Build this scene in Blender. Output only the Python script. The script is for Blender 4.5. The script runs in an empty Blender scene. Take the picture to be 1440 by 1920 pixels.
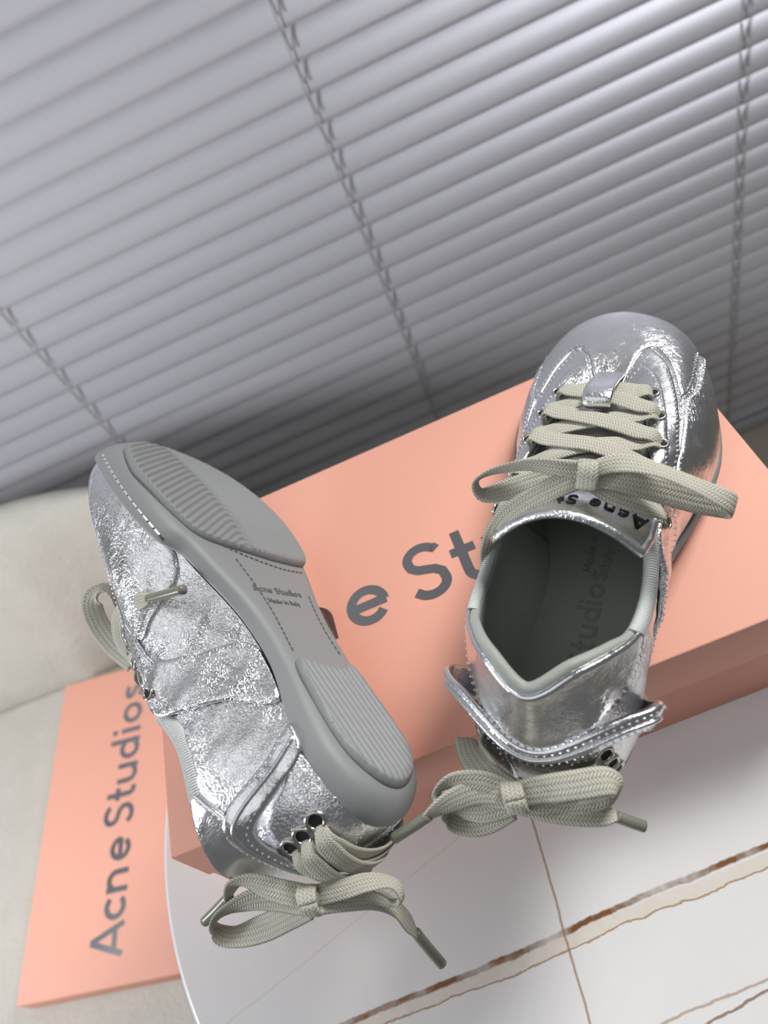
import bpy, math, random
import numpy as np
from mathutils import Matrix, Vector
from mathutils.geometry import delaunay_2d_cdt

random.seed(7); rng = np.random.default_rng(7)
SC = bpy.context.scene
COL = SC.collection
BT = 0.84                       # height of the shoe-box lid above the floor
CAMH = BT + 0.34

# ------------------------------------------------------------------ camera
ROW = np.array([[0.91504298, -0.25118805, -0.31559611],
                [-0.39423467, -0.72240715, -0.568073],
                [-0.08529574, 0.64423014, -0.76006063]])
cam_d = bpy.data.cameras.new('camera'); cam = bpy.data.objects.new('camera', cam_d); COL.objects.link(cam)
Mw = Matrix.Identity(4)
for r_ in range(3):
    Mw[r_][0] = ROW[0][r_]; Mw[r_][1] = -ROW[1][r_]; Mw[r_][2] = -ROW[2][r_]
Mw[2][3] = CAMH
cam.matrix_world = Mw
cam_d.sensor_fit = 'HORIZONTAL'; cam_d.sensor_width = 36.0; cam_d.lens = 36.0*1445/1440
cam_d.clip_start = 0.02; cam_d.clip_end = 50
cam_d.dof.use_dof = True; cam_d.dof.focus_distance = 0.345; cam_d.dof.aperture_fstop = 11.0
SC.camera = cam

# ------------------------------------------------------------------ light
W = bpy.data.worlds.new('world'); SC.world = W; W.use_nodes = True
bg = W.node_tree.nodes['Background']; bg.inputs[0].default_value = (0.95, 0.97, 1.0, 1); bg.inputs[1].default_value = 0.09

def area(name, loc, target, sx, sy, power, color=(1, 1, 1)):
    d = bpy.data.lights.new(name, 'AREA'); d.shape = 'RECTANGLE'; d.size = sx; d.size_y = sy; d.energy = power; d.color = color
    o = bpy.data.objects.new(name, d); COL.objects.link(o); o.location = loc
    o.rotation_euler = (Vector(target)-Vector(loc)).to_track_quat('-Z', 'Y').to_euler()
    return o
area('room_lamp', (-0.99, 0.06, BT+0.23), (-0.3, 0.6, BT-0.05), 0.22, 0.22, 5.0, (0.94, 0.96, 1.0))
area('desk_lamp', (0.68, 0.56, BT+0.82), (-0.06, 0.06, BT), 0.34, 0.34, 1.18, (1.0, 0.985, 0.96)).data.spread = math.radians(60)
area('overhead_fill', (-0.85, 0.05, BT+1.5), (-0.75, 0.1, BT), 2.2, 1.5, 6.4, (0.97, 0.98, 1.0))  # added soft fill overhead, put in to brighten the silver leather's reflections

vs = SC.view_settings; vs.view_transform = 'Standard'; vs.look = 'None'; vs.gamma = 1.0; vs.use_curve_mapping = False; vs.exposure = 0.36

# ------------------------------------------------------------------ helpers
def at(px, py, z):
    """world point at height z (relative to the lid) seen at a photograph pixel"""
    v = np.array([px-720.0, py-960.0, 1445.0]); w = ROW.T @ v
    t = (z-0.34)/w[2]
    return np.array([0, 0, CAMH]) + w*t

def mat(name):
    m = bpy.data.materials.new(name); m.use_nodes = True
    nt = m.node_tree; b = nt.nodes['Principled BSDF']
    return m, nt, b
def setp(b, **k):
    for n, v in k.items():
        n = n.replace('_', ' ')
        if n in b.inputs: b.inputs[n].default_value = v
def lin(r, g, b):
    f = lambda c: c/12.92 if c <= 0.04045 else ((c+0.055)/1.055)**2.4
    return (f(r/255), f(g/255), f(b/255), 1)
def N(nt, t, **k):
    n = nt.nodes.new(t)
    for a, v in k.items(): setattr(n, a, v)
    return n
def L(nt, a, b): nt.links.new(a, b)
def texco(nt, out='Object'):
    return N(nt, 'ShaderNodeTexCoord').outputs[out]
def noise(nt, co, scale, detail=3, rough=0.5):
    n = N(nt, 'ShaderNodeTexNoise'); n.inputs['Scale'].default_value = scale; n.inputs['Detail'].default_value = detail
    n.inputs['Roughness'].default_value = rough; L(nt, co, n.inputs['Vector']); return n
def bump(nt, h, strength, dist, normal=None):
    b = N(nt, 'ShaderNodeBump'); b.inputs['Strength'].default_value = strength; b.inputs['Distance'].default_value = dist
    L(nt, h, b.inputs['Height'])
    if normal is not None: L(nt, normal, b.inputs['Normal'])
    return b.outputs['Normal']
def math_n(nt, op, a, b=None, c=None):
    n = N(nt, 'ShaderNodeMath', operation=op)
    for i, v in enumerate((a, b, c)):
        if v is None: continue
        if isinstance(v, (int, float)): n.inputs[i].default_value = v
        else: L(nt, v, n.inputs[i])
    return n.outputs[0]
def mixc(nt, fac, a, b):
    n = N(nt, 'ShaderNodeMix', data_type='RGBA')
    for i, v in ((0, fac), (6, a), (7, b)):
        if isinstance(v, (int, float)): n.inputs[i].default_value = v
        elif isinstance(v, tuple): n.inputs[i].default_value = v
        else: L(nt, v, n.inputs[i])
    return n.outputs[2]

# ------------------------------------------------------------------ materials
def silver(name, rough, crackle, wrinkle, base=(0.86, 0.87, 0.89, 1)):
    m, nt, b = mat(name)
    setp(b, Base_Color=base, Metallic=1.0, Roughness=rough)
    co = texco(nt)
    n1 = noise(nt, co, 900, 2)
    vo = N(nt, 'ShaderNodeTexVoronoi', feature='DISTANCE_TO_EDGE'); vo.inputs['Scale'].default_value = 620
    mp = N(nt, 'ShaderNodeVectorMath', operation='ADD'); nz = noise(nt, co, 260, 2)
    sc_ = N(nt, 'ShaderNodeVectorMath', operation='SCALE'); sc_.inputs['Scale'].default_value = 0.006
    L(nt, nz.outputs['Color'], sc_.inputs[0]); L(nt, co, mp.inputs[0]); L(nt, sc_.outputs[0], mp.inputs[1]); L(nt, mp.outputs[0], vo.inputs['Vector'])
    edge = math_n(nt, 'MINIMUM', math_n(nt, 'MULTIPLY', vo.outputs['Distance'], 6.0), 1.0)
    patch_ = noise(nt, co, 38, 2)
    msk = math_n(nt, 'SUBTRACT', patch_.outputs['Fac'], 0.38)
    msk = math_n(nt, 'MAXIMUM', math_n(nt, 'MULTIPLY', msk, 4.0), 0.30)
    msk = math_n(nt, 'MINIMUM', msk, 1.0)
    h1 = math_n(nt, 'MULTIPLY', math_n(nt, 'ADD', edge, math_n(nt, 'MULTIPLY', n1.outputs['Fac'], 0.8)), msk)
    nn = bump(nt, h1, crackle, 0.00035)
    w = noise(nt, co, 70, 3, 0.55); w.inputs['Distortion'].default_value = 0.8
    nn = bump(nt, w.outputs['Fac'], wrinkle, 0.003, nn)
    L(nt, nn, b.inputs['Normal'])
    r = noise(nt, co, 150, 2)
    L(nt, math_n(nt, 'MULTIPLY_ADD', r.outputs['Fac'], 0.14, rough-0.05), b.inputs['Roughness'])
    return m
M = {}
M['silver'] = silver('silver_crackled_leather', 0.23, 0.50, 0.17)
M['silver_smooth'] = silver('silver_smooth_leather', 0.19, 0.22, 0.14)
M['silver_edge'] = silver('silver_edge', 0.28, 0.4, 0.2, (0.80, 0.82, 0.85, 1))

def plain(name, col, rough=0.5, metal=0.0, bs=0, bscale=500, bdist=0.0005, var=0.0, vscale=60, spec=0.5):
    m, nt, b = mat(name)
    setp(b, Base_Color=col, Roughness=rough, Metallic=metal, Specular_IOR_Level=spec)
    co = texco(nt)
    if bs:
        L(nt, bump(nt, noise(nt, co, bscale, 4).outputs['Fac'], bs, bdist), b.inputs['Normal'])
    if var:
        n = noise(nt, co, vscale, 3)
        a = tuple(c*(1-var) for c in col[:3])+(1,); c2 = tuple(min(1, c*(1+var)) for c in col[:3])+(1,)
        L(nt, mixc(nt, n.outputs['Fac'], a, c2), b.inputs['Base Color'])
    return m
M['rubber'] = plain('grey_rubber', lin(144, 147, 148), 0.52, 0, 0.15, 1500, 0.0002)
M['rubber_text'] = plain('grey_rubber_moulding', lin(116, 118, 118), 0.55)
M['lining'] = plain('grey_green_lining_leather', lin(160, 165, 158), 0.55, 0, 0.35, 260, 0.0012)
M['insole'] = plain('grey_insole_leather', lin(140, 146, 140), 0.5, 0, 0.3, 900, 0.0003)
M['insole_text'] = plain('pressed_lettering', lin(124, 130, 124), 0.6)
M['eyelet'] = plain('nickel', (0.62, 0.60, 0.56, 1), 0.22, 1.0)
M['dark'] = plain('eyelet_hole', (0.008, 0.008, 0.008, 1), 0.8)
M['thread'] = plain('silver_thread', (0.82, 0.84, 0.86, 1), 0.38, 0.75)
M['black_print'] = plain('black_print', (0.012, 0.012, 0.014, 1), 0.45)
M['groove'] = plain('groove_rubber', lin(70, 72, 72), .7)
M['pink'] = plain('pink_paperboard', lin(244, 178, 156), 0.62, 0, 0.25, 700, 0.0003, 0.02, 30)
M['pink_base'] = plain('pink_paperboard_base', lin(236, 168, 147), 0.65, 0, 0.25, 700, 0.0003)
M['aglet'] = plain('lace_tip', lin(128, 128, 116), 0.3, 0, 0.2, 900, 0.0003)
def foil_m():
    m, nt, b = mat('grey_foil_print'); setp(b, Base_Color=(0.52, 0.52, 0.56, 1), Metallic=1.0, Roughness=0.17)
    co = texco(nt); n = noise(nt, co, 420, 3, 0.6)
    L(nt, bump(nt, n.outputs['Fac'], 0.10, 0.001), b.inputs['Normal'])
    return m
M['foil'] = foil_m()
def woven(name, c1, c2, su, sv):
    m, nt, b = mat(name); setp(b, Roughness=0.85, Specular_IOR_Level=0.2)
    uv = texco(nt, 'UV'); sp = N(nt, 'ShaderNodeSeparateXYZ'); L(nt, uv, sp.inputs[0])
    # herringbone: diagonal waves mirrored column by column
    colm = math_n(nt, 'PINGPONG', math_n(nt, 'MULTIPLY', sp.outputs[1], sv), 1.0)
    ph = math_n(nt, 'ADD', math_n(nt, 'MULTIPLY', sp.outputs[0], su), math_n(nt, 'MULTIPLY', colm, 1.1))
    wv = math_n(nt, 'ABSOLUTE', math_n(nt, 'SINE', math_n(nt, 'MULTIPLY', ph, math.pi)))
    cc = math_n(nt, 'ABSOLUTE', math_n(nt, 'SINE', math_n(nt, 'MULTIPLY', math_n(nt, 'MULTIPLY', sp.outputs[1], sv), math.pi)))
    h = math_n(nt, 'MULTIPLY', math_n(nt, 'POWER', wv, 0.5), math_n(nt, 'ADD', math_n(nt, 'MULTIPLY', cc, 0.5), 0.5))
    L(nt, mixc(nt, h, c2, c1), b.inputs['Base Color'])
    fz = noise(nt, texco(nt), 1800, 2)
    L(nt, bump(nt, math_n(nt, 'ADD', h, math_n(nt, 'MULTIPLY', fz.outputs['Fac'], 0.5)), 0.7, 0.0006), b.inputs['Normal'])
    return m
M['lace'] = woven('olive_grey_cotton_lace', lin(214, 211, 197), lin(154, 152, 139), 0.75, 5.0)
M['tape'] = woven('pale_grey_ribbed_tape', lin(222, 226, 224), lin(176, 182, 180), 0.9, 0.6)

# ------------------------------------------------------------------ mesh helpers
def link(o, parent=None):
    COL.objects.link(o)
    if parent is not None: o.parent = parent
    return o
def mesh_obj(name, V, F, m, parent=None, smooth=True, uv=None, flip=False):
    me = bpy.data.meshes.new(name)
    V = [tuple(map(float, v)) for v in V]
    if flip: F = [tuple(reversed(f)) for f in F]
    me.from_pydata(V, [], F)
    if uv is not None:
        lay = me.uv_layers.new(name='UVMap')
        li = np.empty(len(me.loops), dtype=np.int32); me.loops.foreach_get('vertex_index', li)
        lay.data.foreach_set('uv', np.asarray(uv, dtype=np.float32)[li].ravel())
    me.update()
    if smooth: me.polygons.foreach_set('use_smooth', [True]*len(me.polygons))
    me.materials.append(m)
    return link(bpy.data.objects.new(name, me), parent)
def empty(name, loc, label, cat, group=None, rz=0):
    o = bpy.data.objects.new(name, None); o.empty_display_size = 0.05; COL.objects.link(o); o.location = loc; o.rotation_euler = (0, 0, rz)
    tag(o, label, cat, group); return o
def tag(o, label=None, cat=None, group=None, kind=None):
    if label: o['label'] = label
    if cat: o['category'] = cat
    if group: o['group'] = group
    if kind: o['kind'] = kind
    return o
class MB:
    def __init__(s): s.V = []; s.F = []
    def add(s, V, F):
        n = len(s.V); s.V += [tuple(v) for v in V]; s.F += [tuple(i+n for i in f) for f in F]
    def box(s, a, b):
        x0, y0, z0 = a; x1, y1, z1 = b
        s.add([(x0, y0, z0), (x1, y0, z0), (x1, y1, z0), (x0, y1, z0), (x0, y0, z1), (x1, y0, z1), (x1, y1, z1), (x0, y1, z1)],
              [(0, 3, 2, 1), (4, 5, 6, 7), (0, 1, 5, 4), (1, 2, 6, 5), (2, 3, 7, 6), (3, 0, 4, 7)])
    def build(s, name, m, parent=None, smooth=False, flip=False): return mesh_obj(name, s.V, s.F, m, parent, smooth, None, flip)
def bevel(o, w, seg=3):
    md = o.modifiers.new('bevel', 'BEVEL'); md.width = w; md.segments = seg; md.limit_method = 'ANGLE'; md.angle_limit = math.radians(40)
    for p in o.data.polygons: p.use_smooth = True
    return o
def catmull(P, n=8, closed=False):
    P = np.asarray(P, float); m = len(P); out = []
    rngk = range(m if closed else m-1)
    for i in rngk:
        if closed: a, b, c, d = P[(i-1) % m], P[i], P[(i+1) % m], P[(i+2) % m]
        else:
            b, c = P[i], P[i+1]; a = P[i-1] if i > 0 else 2*b-c; d = P[i+2] if i+2 < m else 2*c-b
        for j in range(n):
            t = j/n
            out.append(0.5*((2*b)+(c-a)*t+(2*a-5*b+4*c-d)*t*t+(3*b-a-3*c+d)*t**3))
    if not closed: out.append(P[-1])
    return np.array(out)
def resample(P, step, closed=False):
    P = np.asarray(P, float)
    if closed: P = np.vstack([P, P[:1]])
    d = np.r_[0, np.cumsum(np.linalg.norm(np.diff(P[:, :3], axis=0), axis=1))]
    n = max(2, int(round(d[-1]/step)))
    t = np.linspace(0, d[-1], n+1)
    out = np.stack([np.interp(t, d, P[:, i]) for i in range(P.shape[1])], 1)
    return out[:-1] if closed else out
def tube_mesh(P, r, seg=8, closed=False, cap=True):
    P = np.asarray(P, float); n = len(P); r = np.broadcast_to(np.asarray(r, float), (n,))
    T = np.gradient(P, axis=0)
    if closed: T = (np.roll(P, -1, 0)-np.roll(P, 1, 0))
    T /= np.linalg.norm(T, axis=1)[:, None]+1e-12
    u = np.array([0, 0, 1.0]) if abs(T[0][2]) < 0.9 else np.array([1.0, 0, 0])
    V = []; F = []
    for i in range(n):
        u = u-T[i]*(u@T[i]); u /= np.linalg.norm(u)+1e-12; w = np.cross(T[i], u)
        for k in range(seg):
            a = 2*math.pi*k/seg; V.append(P[i]+r[i]*(u*math.cos(a)+w*math.sin(a)))
    for i in range(n if closed else n-1):
        j = (i+1) % n
        for k in range(seg):
            l = (k+1) % seg; F.append((i*seg+k, i*seg+l, j*seg+l, j*seg+k))
    if not closed and cap:
        F.append(tuple(range(seg-1, -1, -1))); F.append(tuple((n-1)*seg+k for k in range(seg)))
    return V, F
def ribbon_mesh(P, D, width, thick):
    """flat woven ribbon: P path, D unit direction across the ribbon, width may vary"""
    n = len(P); T = np.gradient(P, axis=0); T /= np.linalg.norm(T, axis=1)[:, None]+1e-12
    width = np.broadcast_to(np.asarray(width, float), (n,)); thick = np.broadcast_to(np.asarray(thick, float), (n,))
    prof = [(-1, 0), (-0.9, 0.62), (-0.55, 0.95), (0, 1.0), (0.55, 0.95), (0.9, 0.62), (1, 0), (0.9, -0.62), (0.55, -0.95), (0, -1.0), (-0.55, -0.95), (-0.9, -0.62)]
    V = []; UV = []; F = []; d = np.r_[0, np.cumsum(np.linalg.norm(np.diff(P, axis=0), axis=1))]
    for i in range(n):
        a = D[i]-T[i]*(D[i]@T[i]); a /= np.linalg.norm(a)+1e-12; b = np.cross(T[i], a)
        for (x, y) in prof:
            V.append(P[i]+a*x*width[i]/2+b*y*thick[i]/2); UV.append((d[i]*1000, (x+1)/2))
    m = len(prof)
    for i in range(n-1):
        for k in range(m):
            l = (k+1) % m; F.append((i*m+k, (i+1)*m+k, (i+1)*m+l, i*m+l))
    F.append(tuple(range(m))); F.append(tuple((n-1)*m+k for k in range(m-1, -1, -1)))
    return V, F, UV

# lettering: strokes of constant weight; coordinates in units of the x-height box, advance given by the photograph
def arc(cx, cy, rx, ry, a0, a1, n=22):
    return [(cx+rx*math.cos(math.radians(a0+(a1-a0)*i/n)), cy+ry*math.sin(math.radians(a0+(a1-a0)*i/n))) for i in range(n+1)]
XH, CP = 0.67, 1.0           # x-height and cap height
WT = 0.145
def glyph(ch):
    h = WT/2; x = XH
    r = x/2-h
    S = {
     'A': (0.90, [[(h*0.9, 0), (0.45, CP)], [(0.90-h*0.9, 0), (0.45, CP)], [(0.20, 0.27), (0.70, 0.27)]]),
     'c': (0.60, [arc(x/2, x/2, r, r, 40, 320)]),
     'n': (0.62, [[(h, 0), (h, x)], [(h, 0.30)]+arc(0.31, x-h-0.235, 0.31-h, 0.235, 170, 0)+[(0.62-h, 0)]]),
     'e': (0.68, [arc(x/2, x/2, r, r, -38, -360), [(0.08, x/2), (x-h*0.6, x/2)]]),
     'S': (0.62, [[(0.555, 0.80), (0.52, 0.86)]+arc(0.31, 0.735, 0.235, 0.195, 38, 180, 16)+[(0.10, 0.63), (0.19, 0.555), (0.31, 0.52), (0.44, 0.48), (0.535, 0.39)]+arc(0.31, 0.265, 0.245, 0.195, 10, -150, 16)+[(0.065, 0.20)]]),
     't': (0.40, [[(0.17, 0.96), (0.17, 0.22)]+arc(0.17+0.15, 0.22, 0.15, 0.22-h, 180, 270, 8)+[(0.40, h)], [(0.0, x-h), (0.38, x-h)]]),
     'u': (0.62, [[(h, x), (h, 0.30)]+arc(0.31, h+0.235, 0.31-h, 0.235, 180, 360)+[(0.62-h, x)], [(0.62-h, x), (0.62-h, 0)]]),
     'd': (0.68, [arc(x/2, x/2, r, r, 0, 360, 30), [(x-h, 0), (x-h, 1.02)]]),
     'i': (0.15, [[(h, 0), (h, x)], [(h, 0.82), (h, 0.98)]]),
     'o': (0.70, [arc(x/2+0.01, x/2, r+0.01, r, 0, 360, 30)]),
     's': (0.50, [[(0.44, 0.53), (0.40, 0.575)]+arc(0.245, 0.50, 0.165, 0.10, 40, 185, 12)+[(0.11, 0.43), (0.19, 0.365), (0.27, 0.335), (0.37, 0.29)]+arc(0.245, 0.185, 0.185, 0.115, 15, -150, 12)+[(0.055, 0.15)]]),
     'M': (0.95, [[(h, 0), (h, CP)], [(h, CP), (0.475, 0.2)], [(0.475, 0.2), (0.95-h, CP)], [(0.95-h, CP), (0.95-h, 0)]]),
     'a': (0.66, [arc(x/2, x/2, r, r, 0, 360, 30), [(x-h, 0), (x-h, x)]]),
     'I': (0.15, [[(h, 0), (h, CP)]]),
     'l': (0.15, [[(h, 0), (h, 1.02)]]),
     'y': (0.62, [[(0.05, x), (0.33, 0.02)], [(0.57, x), (0.22, -0.26)]]),
     ' ': (0.30, [])}
    return S[ch]
def lettering(text, starts=None, gap=0.10, weight=WT):
    """2-D strips for a line of text, cap height 1; starts may give each glyph's left edge"""
    V = []; F = []; x0 = 0.0; HI = []
    for i, ch in enumerate(text):
        adv, strokes = glyph(ch)
        if starts is not None and starts[i] is not None: x0 = starts[i]
        for si, st in enumerate(strokes):
            P = np.array(st, float); P[:, 0] += x0
            T = np.gradient(P, axis=0); T /= np.linalg.norm(T, axis=1)[:, None]+1e-9
            nn = np.stack([-T[:, 1], T[:, 0]], 1)*weight/2
            n0 = len(V)
            for p, q in zip(P, nn): V.append(p+q); V.append(p-q); HI += [si, si]
            for k in range(len(P)-1): F.append((n0+2*k+1, n0+2*k+3, n0+2*k+2, n0+2*k))
        x0 += adv+gap
    return np.array(V), F, x0-gap, np.array(HI)
def lettering_3d(text, fn, thick_fn, **k):
    """slab letters: fn(u,v)->(point, normal) arrays"""
    V2, F2, wd, HI = lettering(text, **k)
    P, Nn = fn(V2[:, 0], V2[:, 1], wd)
    top = P+Nn*(thick_fn+.00004*HI)[:, None]; bot = P-Nn*(0.0002+.00003*HI)[:, None]
    n = len(V2); V = np.vstack([top, bot]); F = [f for f in F2]
    from collections import Counter
    ec = Counter()
    for f in F2:
        for a, b in zip(f, f[1:]+f[:1]): ec[(a, b)] += 1
    for (a, b) in list(ec):
        if (b, a) not in ec: F.append((a, a+n, b+n, b)[::-1])
    return V, F

def in_poly(P, poly):
    x, y = P[:, 0], P[:, 1]; r = np.zeros(len(P), bool); n = len(poly)
    for i in range(n):
        x1, y1 = poly[i]; x2, y2 = poly[(i+1) % n]
        c = ((y1 > y) != (y2 > y)) & (x < (x2-x1)*(y-y1)/(y2-y1+1e-15)+x1)
        r ^= c
    return r
def dist_poly(P, poly):
    d = np.full(len(P), 1e9); n = len(poly)
    for i in range(n):
        a = poly[i]; b = poly[(i+1) % n]; ab = b-a
        t = np.clip(((P-a)@ab)/(ab@ab+1e-15), 0, 1)
        d = np.minimum(d, np.linalg.norm(P-(a+t[:, None]*ab), axis=1))
    return d
def cdt_fill(poly, spacing, inset):
    """triangulate a closed polygon: returns points, faces, distance to the rim"""
    poly = np.asarray(poly, float); lo = poly.min(0); hi = poly.max(0)
    xs = np.arange(lo[0], hi[0]+spacing, spacing); ys = np.arange(lo[1], hi[1]+spacing, spacing)
    G = np.stack(np.meshgrid(xs, ys), -1).reshape(-1, 2); G = G[in_poly(G, poly)]
    if len(G): G = G[dist_poly(G, poly) > inset+spacing*0.45]
    pr = np.roll(poly, 1, 0); nx = np.roll(poly, -1, 0); t = nx-pr; t /= np.linalg.norm(t, axis=1)[:, None]+1e-12
    nn = np.stack([-t[:, 1], t[:, 0]], 1)
    area2 = np.sum(poly[:, 0]*nx[:, 1]-nx[:, 0]*poly[:, 1])
    ring = poly+nn*inset*(1 if area2 > 0 else -1)
    ring = ring[in_poly(ring, poly)]; ring = ring[dist_poly(ring, poly) > inset*0.8]
    pts = np.vstack([poly, ring, G]) if len(G) else np.vstack([poly, ring])
    nb = len(poly)
    r = delaunay_2d_cdt([Vector(p) for p in pts], [], [list(range(nb))], 1, 1e-9)
    Pn = np.array([(v.x, v.y) for v in r[0]]); F = [tuple(f) for f in r[2]]
    d = dist_poly(Pn, poly)
    return Pn, F, d
def slab(Pn, F, top, bot):
    """closed slab from top and bottom point sets sharing the triangulation"""
    n = len(Pn); V = np.vstack([top, bot]); FF = list(F)+[tuple(i+n for i in reversed(f)) for f in F]
    ed = set()
    for f in F:
        for a, b in zip(f, f[1:]+f[:1]): ed.add((a, b))
    for (a, b) in ed:
        if (b, a) not in ed: FF.append((b, a, a+n, b+n))
    return V, FF

# ------------------------------------------------------------------ the last: feather edge P, top line T (lateral = +x, toe = +y)
Pk = np.array([(0, .006), (.020, .012), (.0295, .032), (.0295, .055), (.0275, .085), (.0315, .115), (.0425, .148), (.0485, .178), (.0448, .207), (.0345, .235), (.0185, .250),
               (-.005, .2565), (-.0245, .250), (-.0375, .234), (-.0445, .206), (-.0435, .178), (-.034, .148), (-.0215, .115), (-.020, .085), (-.0260, .055), (-.0272, .032), (-.018, .012)])
Th = [(0, .0205, .0755), (.0165, .0315, .0790), (.0275, .0455, .0715), (.0325, .058, .0630), (.034, .080, .057), (.032, .104, .061), (.0285, .127, .060), (.0245, .149, .0565), (.0205, .168, .0530), (.0145, .181, .0500), (.0060, .187, .0485), (0, .188, .0480)]
Tk = np.array(Th+[(-x, y, z) for x, y, z in Th[-2:0:-1]])
NS = 22
def zs(y):
    y = np.asarray(y, float)
    return 0.018*np.clip((y-.17)/.102, 0, 1.2)**1.8 + 0.005*np.clip((.022-y)/.022, 0, 1.2)**2
prm = {0: (.006, .030, 0, .004, -.022), 1: (.006, .030, 0, .004, -.022), 2: (.007, .024, 0, .005, -.02), 3: (.007, .02, 0, .006, -.018), 4: (.006, .018, 0, .005, -.016),
       5: (.007, .020, .2, .004, -.012), 6: (.006, .022, .35, .002, -.003), 7: (.006, .023, .45, 0, .001), 8: (.006, .023, .5, 0, .002), 9: (.007, .023, .55, 0, .003), 10: (.011, .023, .58, 0, .004), 11: (.0135, .023, .58, 0, .004)}
_t = np.roll(Pk, -1, 0)-np.roll(Pk, 1, 0); _t /= np.linalg.norm(_t, axis=1)[:, None]
OUT = np.stack([_t[:, 1], -_t[:, 0]], 1)
B0 = np.c_[Pk, zs(Pk[:, 1])+.010]; B1 = np.zeros((NS, 3)); B2 = np.zeros((NS, 3))
for i in range(NS):
    o1, u1, h, o2, dz = prm[min(i, NS-i)]
    B1[i] = B0[i]+np.r_[OUT[i]*o1, u1]
    B2[i] = Tk[i]+np.r_[(Pk[i]-Tk[i, :2])*h+OUT[i]*o2, dz]
def per(A, k):
    k = np.asarray(k, float) % NS; i = np.floor(k).astype(int); t = (k-i)[..., None]
    a, b, c, d = A[(i-1) % NS], A[i % NS], A[(i+1) % NS], A[(i+2) % NS]
    return 0.5*((2*b)+(c-a)*t+(2*a-5*b+4*c-d)*t*t+(3*b-a-3*c+d)*t**3)
def Sraw(k, v):
    v = np.asarray(v, float)[..., None]; u = 1-v
    return u**3*per(B0, k)+3*u*u*v*per(B1, k)+3*u*v*v*per(B2, k)+v**3*per(Tk, k)
def Snorm(k, v):
    k = np.asarray(k, float); v = np.asarray(v, float); e = 1e-3
    a = Sraw(k+e*10, v)-Sraw(k-e*10, v); b = Sraw(k, np.clip(v+e*5, 0, 1.05))-Sraw(k, v-e*5)
    n = np.cross(a, b); n /= np.linalg.norm(n, axis=-1)[..., None]+1e-12
    return n
def wrinkle(k, v):
    """soft creases of worn leather along the quarters, none on the toe and heel"""
    k = np.asarray(k, float) % NS; kk = np.minimum(k, NS-k)
    side = np.exp(-((kk-5.0)/1.9)**2)*np.clip(v*6, 0, 1)*np.clip((1-v)*5, 0, 1)
    w = 0.6*np.sin(9.0*kk+7*v+1.5*np.sin(5*v))+0.5*np.sin(4.1*kk-11*v+2)+0.35*np.sin(15*kk+13*v)
    toe = np.exp(-((kk-8.6)/1.2)**2)*np.clip(v*4, 0, 1)*np.clip((1-v)*4, 0, 1)*0.3*np.sin(17*kk+4*v)
    return 0.00085*side*w+0*toe
def S(k, v, h=0.0):
    return Sraw(k, v)+Snorm(k, v)*(wrinkle(k, v)+h)[..., None]
UK, UV_ = 0.029, 0.072          # approximate metres per station / per unit v

def rim_zone(poly): return np.array(poly, float)*np.array([UK, UV_])

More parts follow.
